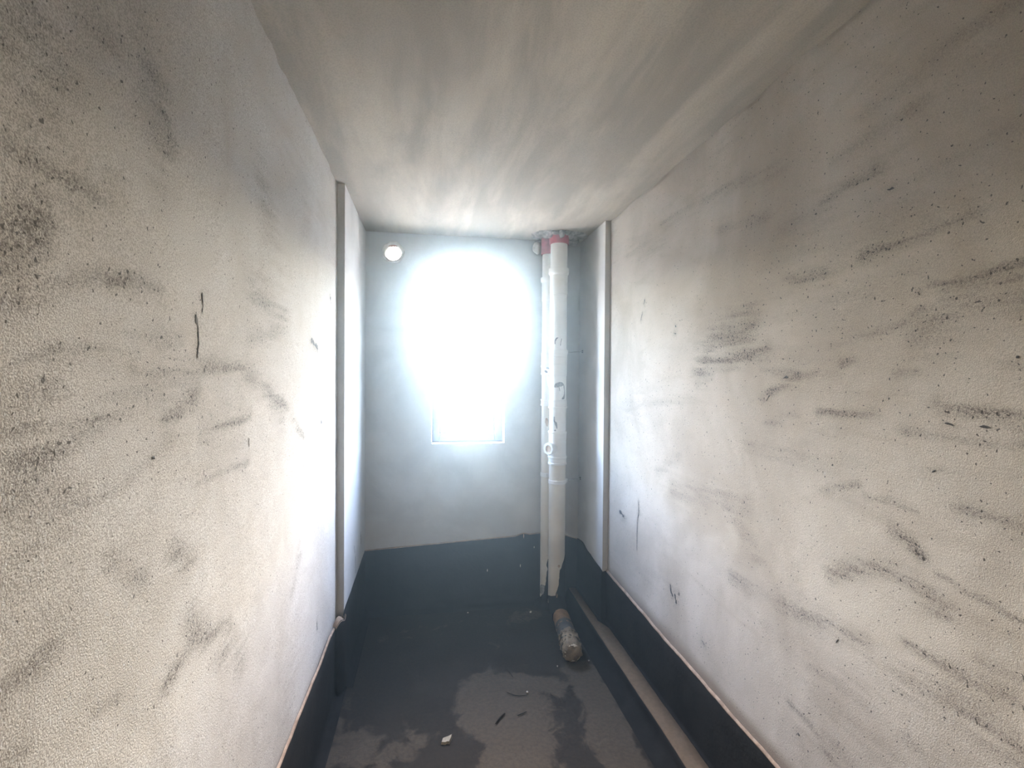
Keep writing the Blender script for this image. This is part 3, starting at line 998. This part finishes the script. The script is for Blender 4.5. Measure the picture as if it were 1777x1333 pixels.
# bell socket near the ceiling
pipe_part(drain, 'socket', [(PR, 2.388), (PR+0.0105, 2.386), (PR+0.0120, 2.382), (PR+0.0120, 2.352), (PR+0.0105, 2.347), (PR+0.0035, 2.338),
                            (PR+0.0032, 2.215), (PR+0.0045, 2.213), (PR+0.0045, 2.207), (PR+0.0005, 2.203)], PVC, PX, PY)
for z0, z1, lp in ((1.722, 1.826, 'none'), (1.418, 1.474, 'low'), (1.203, 1.258, 'high'), (1.027, 1.084, 'both')):
    pipe_part(drain, 'coupling', coupling_profile(PR, z0, z1, lp), PVC, PX, PY)
pipe_part(drain, 'tee_body', [(PR, 1.080), (PR+0.0025, 1.084), (PR+0.0025, 1.203), (PR, 1.206)], PVC, PX, PY)
pipe_part(drain, 'socket', [(PR, 1.722), (PR+0.0035, 1.72), (PR+0.0035, 1.650), (PR, 1.640)], PVC, PX, PY)
# cleanout plug: short branch with an eight-lobed cap
ax = Vector((-0.80, -0.60, 0.0)).normalized()
og = Vector((0, 0, 1.143))
co = from_bm('cleanout_port', lathe_bm([(0.036, 0.030), (0.036, 0.088), (0.033, 0.089)], 40, ax, og), PVC, drain, True)
sharpen(co)
bm = lathe_bm([(0.033, 0.080), (0.041, 0.082), (0.042, 0.085), (0.042, 0.099), (0.040, 0.103), (0.026, 0.103), (0.024, 0.097), (0.0, 0.097)], 64, ax, og)
for v in bm.verts:
    d = v.co - og
    h = d.dot(ax); rad = d - ax*h
    if rad.length > 0.039:
        u = Vector((0, 0, 1)); w = ax.cross(u)
        an = math.atan2(rad.dot(u), rad.dot(w))
        v.co = og + ax*h + rad*(1 + 0.045*math.cos(8*an))
cap = from_bm('cap', bm, PVC, co, True)
sharpen(cap)
from_bm('cap_recess', lathe_bm([(0.0235, 0.0975), (0.0, 0.0985)], 32, ax, og), RUSTY, co, True)
# hose clamps with ears and the rods that hold them to the pier
def clamp(root, cx, cy, R, z, ear_a, rod_to=None):
    o = pipe_part(root, 'clamp', [(R-0.001, z-0.014), (R+0.003, z-0.013), (R+0.0045, z-0.010), (R+0.0030, z), (R+0.0045, z+0.010), (R+0.003, z+0.013), (R-0.001, z+0.014)], STEEL if root is None else PVC, cx, cy)
    a = math.radians(ear_a)
    ex, ey = cx-root.location.x + (R+0.010)*math.cos(a), cy-root.location.y + (R+0.010)*math.sin(a)
    bm = box_bm(-0.010, 0.010, -0.005, 0.005, z-0.012, z+0.014, 0.002)
    bmesh.ops.rotate(bm, verts=bm.verts, cent=(0, 0, 0), matrix=Matrix.Rotation(a, 3, 'Z'))
    bmesh.ops.translate(bm, verts=bm.verts, vec=(ex, ey, 0))
    from_bm('clamp_ear', bm, PVC, o)
    if rod_to:
        p0 = Vector((ex, ey, z)); p1 = Vector((rod_to[0]-root.location.x, rod_to[1]-root.location.y, rod_to[2]))
        d = p1-p0
        r = from_bm('clamp_rod', lathe_bm([(0.0035, 0), (0.0035, d.length)], 10, d, p0), STEEL, o, True)
        from_bm('rod_washer', lathe_bm([(0.0, d.length-0.004), (0.010, d.length-0.004), (0.010, d.length-0.0005)], 16, d, p0), MARK, o, True)
clamp(drain, PX, PY, PR, 0.906, 10, (XRF, 3.455, 0.892))
clamp(drain, PX, PY, PR+0.0035, 1.808, 20, (XRF, 3.43, 1.822))
# smudges of mortar and paint on the wide pipe
cyl_patch(drain, 'mortar_smudge', PX, PY, PR+0.0005, [(1.600, -96, -82), (1.594, -118, -70), (1.582, -128, -66), (1.572, -131, -74), (1.563, -130, -108)], SMUDGE)
cyl_patch(drain, 'mortar_smudge', PX, PY, PR+0.0005, [(1.590, -72, -64), (1.57, -64, -57), (1.545, -58, -53), (1.52, -57, -51), (1.508, -62, -52), (1.497, -70, -52), (1.486, -78, -52), (1.482, -78, -64)], SMUDGE)
cyl_patch(drain, 'mortar_smudge', PX, PY, PR+0.0005, [(1.566, -100, -96), (1.54, -94, -90)], SMUDGE)
cyl_patch(drain, 'mortar_smudge', PX, PY, PR+0.0005, [(1.362, -132, -126), (1.345, -134, -124), (1.33, -133, -122), (1.322, -128, -110), (1.306, -124, -108), (1.29, -116, -106), (1.28, -112, -107)], SMUDGE)
cyl_patch(drain, 'mortar_smudge', PX, PY, PR+0.0005, [(1.272, -128, -118), (1.263, -130, -116)], SMUDGE)
cyl_patch(drain, 'mortar_smudge', PX, PY, PR+0.0005, [(1.905, -118, -104), (1.893, -128, -116), (1.878, -132, -124), (1.86, -131, -124)], SMUDGE)
cyl_patch(drain, 'mortar_smudge', PX, PY, PR+0.0005, [(1.898, -84, -80), (1.87, -90, -86), (1.85, -92, -88)], SMUDGE)
# black coating climbing the right flank of the foot of the pipe
rows = []
for k in range(44):
    z = 0.055 + (0.395-0.055)*k/43
    left = interp([(0.0, -150), (0.06, -128), (0.12, -112), (0.20, -90), (0.26, -84), (0.30, -80), (0.33, -66), (0.37, -42), (0.395, -22)], z) + 6*n1(z*60, 91)
    rows.append((z, left, 60))
cyl_patch(drain, 'bitumen_coat', PX, PY, PR, rows, BITUMEN, 0.003)
# rust-brown streaks on the pipe foot
cyl_patch(drain, 'brown_stain', PX, PY, PR, [(0.34, -92, -84), (0.33, -98, -80), (0.32, -90, -84)], RUSTY)

# elbow and stub wrapped in tape and film, lying towards the viewer
e0 = Vector((0, 0, 0.075)); axis_end = Vector((0.800-PX+0.010, 2.700-PY, 0.062))
start = Vector((-0.045, 3.02-PY, 0.070))
def tube(name, pts, radii, mat, parent, seg=28, crumple=0.0, seed=1, cap_end=True):
    bm = bmesh.new()
    rings = []
    n = len(pts)
    for i, p in enumerate(pts):
        d = (pts[min(i+1, n-1)] - pts[max(i-1, 0)]).normalized()
        s = d.cross(Vector((0, 0, 1)))
        if s.length < 1e-3: s = Vector((1, 0, 0))
        s.normalize(); u = s.cross(d)
        ring = []
        for k in range(seg):
            a = 2*math.pi*k/seg
            c = crumple*n1(k*0.9+i*0.35 + seed*3.1, seed+int(i/3)) if crumple else 0
            ring.append(bm.verts.new(p + (s*math.cos(a)+u*math.sin(a))*(radii[i]+c)))
        rings.append(ring)
    for A, B in zip(rings[:-1], rings[1:]):
        for k in range(seg):
            bm.faces.new((A[k], A[(k+1) % seg], B[(k+1) % seg], B[k]))
    if cap_end:
        c = bm.verts.new(pts[-1] + (pts[-1]-pts[-2]).normalized()*0.004)
        for k in range(seg):
            bm.faces.new((rings[-1][k], rings[-1][(k+1) % seg], c))
    return from_bm(name, bm, mat, parent, True)
# bend
pts = []
for k in range(9):
    t = k/8
    pts.append(Vector((0, 0, 0.105))*(1-t)**2 + Vector((0, -0.005, 0.050))*2*t*(1-t) + Vector((-0.030, 3.09-PY, 0.058))*t*t)
tube('elbow', pts, [PR+0.001]*9, BITUMEN, drain, cap_end=False)
def seg_pts(a, b, n): return [a + (b-a)*k/(n-1) for k in range(n)]
s0 = Vector((-0.025, 3.10-PY, 0.062)); s1 = Vector((-0.072, 2.665-PY, 0.064))
tube('stub_pipe', seg_pts(s0, s1, 6), [0.048]*6, PVC2, drain)
def part_axis(t): return s0 + (s1-s0)*t
tp = tube('brown_tape', seg_pts(part_axis(0.02), part_axis(0.42), 12), [0.053+0.0015*math.sin(k*2.1) for k in range(12)], TAPE, drain, crumple=0.003, seed=4, cap_end=False)
df = tube('smeared_wrap', seg_pts(part_axis(0.30), part_axis(0.66), 12), [0.0545+0.0015*math.sin(k*1.7) for k in range(12)], DARKFILM, drain, crumple=0.004, seed=6, cap_end=False)
radii = [0.056, 0.057, 0.0575, 0.057, 0.0575, 0.0565, 0.057, 0.0575, 0.057, 0.0575, 0.057, 0.055, 0.050, 0.034]
fl_ = tube('film_wrap', seg_pts(part_axis(0.58), part_axis(1.03), 14), radii, FILM, drain, seg=40, crumple=0.019, seed=9)
# folds wound round the film
for k in range(6):
    t = 0.62 + 0.05*k
    c = part_axis(t); d = (s1-s0).normalized()
    s = d.cross(Vector((0, 0, 1))).normalized(); u = s.cross(d)
    bm = bmesh.new()
    prev = None
    for i in range(25):
        a = math.radians(-10 + 200*i/24)
        q = c + (s*math.cos(a)+u*math.sin(a))*(0.0585+0.002*math.sin(i+k)) + d*(0.018*math.sin(a*1.3+k*1.7))
        ring = []
        for j in range(5):
            b = 2*math.pi*j/5
            ring.append(bm.verts.new(q + d*0.0035*math.cos(b) + (q-c).normalized()*0.003*math.sin(b)))
        if prev:
            for j in range(5):
                bm.faces.new((prev[j], prev[(j+1) % 5], ring[(j+1) % 5], ring[j]))
        prev = ring
    from_bm('film_fold', bm, DARKFILM if k % 2 else FILM, fl_, True)
# torn pale scraps at the foot of the bend
for k, (dx, dy, z0, z1) in enumerate(((-0.030, -0.055, 0.12, 0.02), (-0.012, -0.070, 0.15, 0.06), (-0.022, -0.085, 0.10, 0.03), (-0.040, -0.040, 0.09, 0.01))):
    bm = bmesh.new()
    w = 0.004
    q = [(dx-w, dy, z0), (dx+w, dy-0.004, z0-0.01), (dx+w*0.6-0.006, dy-0.012, (z0+z1)/2), (dx-0.004, dy-0.016, z1), (dx-w-0.007, dy-0.010, (z0+z1)/2)]
    f = bm.faces.new([bm.verts.new(p) for p in q])
    r = bmesh.ops.extrude_face_region(bm, geom=[f])
    bmesh.ops.translate(bm, verts=[g for g in r['geom'] if isinstance(g, bmesh.types.BMVert)], vec=(0, 0.002, 0))
    from_bm('torn_scrap', bm, FILM, drain)

vent = empty('vent_pipe', (QX, QY, 0))
tag(vent, 'narrower white plastic vent pipe half hidden behind the wide drain pipe', 'pipe')
pipe_part(vent, 'pipe', [(QR, 1.45), (QR, ZC+0.02)], PVC, QX, QY)
pipe_part(vent, 'lower_pipe', [(QR-0.0005, 0.002), (QR-0.0005, 1.46)], PVC2, QX, QY)
pipe_part(vent, 'fire_collar', [(QR+0.001, 2.503), (QR+0.008, 2.503), (QR+0.009, 2.506), (QR+0.009, ZC+0.01)], RED, QX, QY)
pipe_part(vent, 'socket', [(QR, 2.343), (QR+0.0095, 2.341), (QR+0.0108, 2.337), (QR+0.0108, 2.316), (QR+0.009, 2.311), (QR+0.0032, 2.303),
                           (QR+0.003, 2.180), (QR+0.004, 2.178), (QR+0.004, 2.172), (QR+0.0005, 2.168)], PVC, QX, QY)
for z0, z1, lp in ((1.715, 1.806, 'none'), (1.650, 1.716, 'both'), (1.428, 1.478, 'both')):
    pipe_part(vent, 'coupling', coupling_profile(QR, z0, z1, lp, 0.004), PVC, QX, QY)
clamp(vent, QX, QY, QR, 0.938, 250)
cyl_patch(vent, 'mortar_smudge', QX, QY, QR+0.0045, [(1.705, -112, -100), (1.697, -118, -92), (1.69, -108, -92)], SMUDGE, 0.001)
cyl_patch(vent, 'mortar_smudge', QX, QY, QR+0.0045, [(1.682, -130, -118), (1.672, -132, -104), (1.664, -118, -106)], SMUDGE, 0.001)
cyl_patch(vent, 'brown_stain', QX, QY, QR, [(1.345, -120, -108), (1.335, -124, -96), (1.318, -126, -94), (1.30, -118, -96), (1.285, -108, -98)], RUSTY, 0.0008)
# slanting branch into the wide pipe
b0 = Vector((0.0, 0.0, 1.66)); b1 = Vector((PX-QX, PY-QY, 1.500))
b0 = b0 + (b1-b0)*0.10
tube('branch', [b0, b0.lerp(b1, 0.3), b0.lerp(b1, 0.6), b0.lerp(b1, 0.78)], [0.036, 0.036, 0.036, 0.036], PVC, vent, cap_end=False)
rows = []
for k in range(40):
    z = 0.004 + 0.34*k/39
    left = interp([(0.0, -185), (0.05, -180), (0.075, -150), (0.10, -128), (0.17, -108), (0.22, -100), (0.27, -92), (0.30, -100), (0.345, -86)], z) + 8*n1(z*70, 95)
    rows.append((z, left, 20))
cyl_patch(vent, 'bitumen_coat', QX, QY, QR, rows, BITUMEN, 0.003)
cyl_patch(vent, 'mortar_smudge', QX, QY, QR, [(0.155, -150, -120), (0.14, -175, -112), (0.11, -182, -116), (0.085, -185, -130)], SMUDGE, 0.001)
o = from_bm('bitumen_boot', lathe_bm([(QR+0.045, 0.0005), (QR+0.034, 0.010), (QR+0.016, 0.022), (QR+0.007, 0.045), (QR-0.001, 0.060)], 40, Vector((0, 0, 1)), Vector((0, 0, 0))), BITUMEN, vent, True)

# ------------------------------------------------------------------ small rubble on the floor
def chip(name, x, y, r, mat, label, cat, group, seed, flat=0.45):
    bm = bmesh.new()
    bmesh.ops.create_icosphere(bm, subdivisions=2, radius=1.0)
    rr = random.Random(seed)
    for v in bm.verts:
        k = 1 + 0.28*(rr.random()-0.5)
        v.co = Vector((v.co.x*r[0]*k, v.co.y*r[1]*k, v.co.z*r[2]*k))
    bmesh.ops.dissolve_limit(bm, angle_limit=math.radians(18), verts=bm.verts, edges=bm.edges)
    bmesh.ops.triangulate(bm, faces=bm.faces)
    zmin = min(v.co.z for v in bm.verts)
    bmesh.ops.translate(bm, verts=bm.verts, vec=(0, 0, -zmin))
    bmesh.ops.rotate(bm, verts=bm.verts, cent=(0, 0, 0), matrix=Matrix.Rotation(seed*1.3, 3, 'Z'))
    o = from_bm(name, bm, mat)
    o.location = (x, y, 0.0006)
    tag(o, label, cat, group)
    return o

# pale flat shard with a pointed corner
bm = bmesh.new()
out = [(-0.026, -0.012), (-0.019, 0.010), (0.010, 0.017), (0.027, 0.024), (0.021, 0.004), (0.012, -0.016), (0.002, -0.013), (-0.008, -0.017)]
f = bm.faces.new([bm.verts.new((x, y, 0)) for x, y in out])
r = bmesh.ops.extrude_face_region(bm, geom=[f])
tv = [g for g in r['geom'] if isinstance(g, bmesh.types.BMVert)]
for v in tv:
    v.co = Vector((v.co.x*0.86, v.co.y*0.86, 0.013 + 0.12*v.co.y + 0.05*v.co.x))
o = from_bm('stone_shard', bm, STONE)
o.location = (0.084, 2.181, 0.0008)
tag(o, 'pale flat stone shard lying alone on the dark floor', 'stone')
chip('plaster_crumb', 0.506, 2.458, (0.0060, 0.0060, 0.005), CRUMB, 'tiny white crumb on the brown dust left of the wrapped stub', 'crumb', 'crumbs on the floor', 3)
chip('plaster_crumb', 0.912, 2.680, (0.0055, 0.0045, 0.004), CRUMB, 'tiny pale crumb just right of the wrapped stub end', 'crumb', 'crumbs on the floor', 5)
chip('plaster_crumb', 0.719, 2.655, (0.0050, 0.0040, 0.004), CRUMB, 'tiny pale crumb just left of the wrapped stub end', 'crumb', 'crumbs on the floor', 6)
chip('plaster_crumb', 0.700, 3.300, (0.0100, 0.0070, 0.006), CRUMB, 'small grey crumb on the floor left of the pipes', 'crumb', 'crumbs on the floor', 8)
chip('plaster_crumb', 0.270, 3.360, (0.0060, 0.0050, 0.004), CRUMB, 'tiny pale crumb at the foot of the back wall under the window', 'crumb', 'crumbs on the floor', 9)
# dark twigs and scraped threads in the dust
def twig(pts, r, label, seed):
    bm = bmesh.new()
    prev = None
    rr = random.Random(seed)
    n = len(pts)
    for i, (x, y) in enumerate(pts):
        x2, y2 = pts[min(i+1, n-1)]; x1, y1 = pts[max(i-1, 0)]
        d = Vector((x2-x1, y2-y1, 0)).normalized(); s = Vector((-d.y, d.x, 0))
        q = r*(0.4+0.6*math.sin(math.pi*(i+0.6)/(n+0.2)))*(0.8+0.4*rr.random())
        ring = [bm.verts.new(Vector((x, y, 0.0012+r)) + (s*math.cos(b)+Vector((0, 0, 1))*math.sin(b))*q) for b in (0, 1.26, 2.51, 3.77, 5.03)]
        if prev:
            for j in range(5):
                bm.faces.new((prev[j], prev[(j+1) % 5], ring[(j+1) % 5], ring[j]))
        else:
            bm.faces.new(ring[::-1])
        prev = ring
    bm.faces.new(prev)
    o = from_bm('bitumen_shred', bm, BITUMEN, None, True)
    return tag(o, label, 'shred', 'dark shreds on the dusty floor')
twig([(0.314, 2.255), (0.341, 2.293), (0.367, 2.318)], 0.004, 'dark shred on the brown dust right of the stone shard', 1)
twig([(0.426, 2.296), (0.456, 2.308), (0.475, 2.317)], 0.0022, 'thin dark shred on the brown dust near the floor middle', 2)
twig([(0.404, 2.474), (0.43, 2.451), (0.457, 2.438), (0.502, 2.435)], 0.0022, 'curled dark thread beside the white crumb', 3)
twig([(0.435, 2.67), (0.448, 2.631), (0.455, 2.598)], 0.0022, 'short dark thread left of the wrapped stub', 4)


# ------------------------------------------------------------------ glare stand-in: added bluish volume imitating lens glare round the window
hm = bpy.data.materials.new('lens_glare_haze')
hm.use_nodes = True
ht = hm.node_tree
ht.nodes.clear()
ho = ht.nodes.new('ShaderNodeOutputMaterial')
hv = ht.nodes.new('ShaderNodeVolumeScatter')
hv.inputs['Color'].default_value = (0.44, 0.68, 1.0, 1)
hv.inputs['Density'].default_value = 0.063
hv.inputs['Anisotropy'].default_value = 0.94
ht.links.new(hv.outputs[0], ho.inputs['Volume'])
hz = from_bm('glare_haze', box_bm(XL-0.12, XR+0.12, YREAR-0.1, YB+TB-0.003, -0.08, ZC+0.08), hm)
tag(hz, 'added thin bluish volume imitating lens glare round the bright window', 'glare_haze', None, 'stuff')
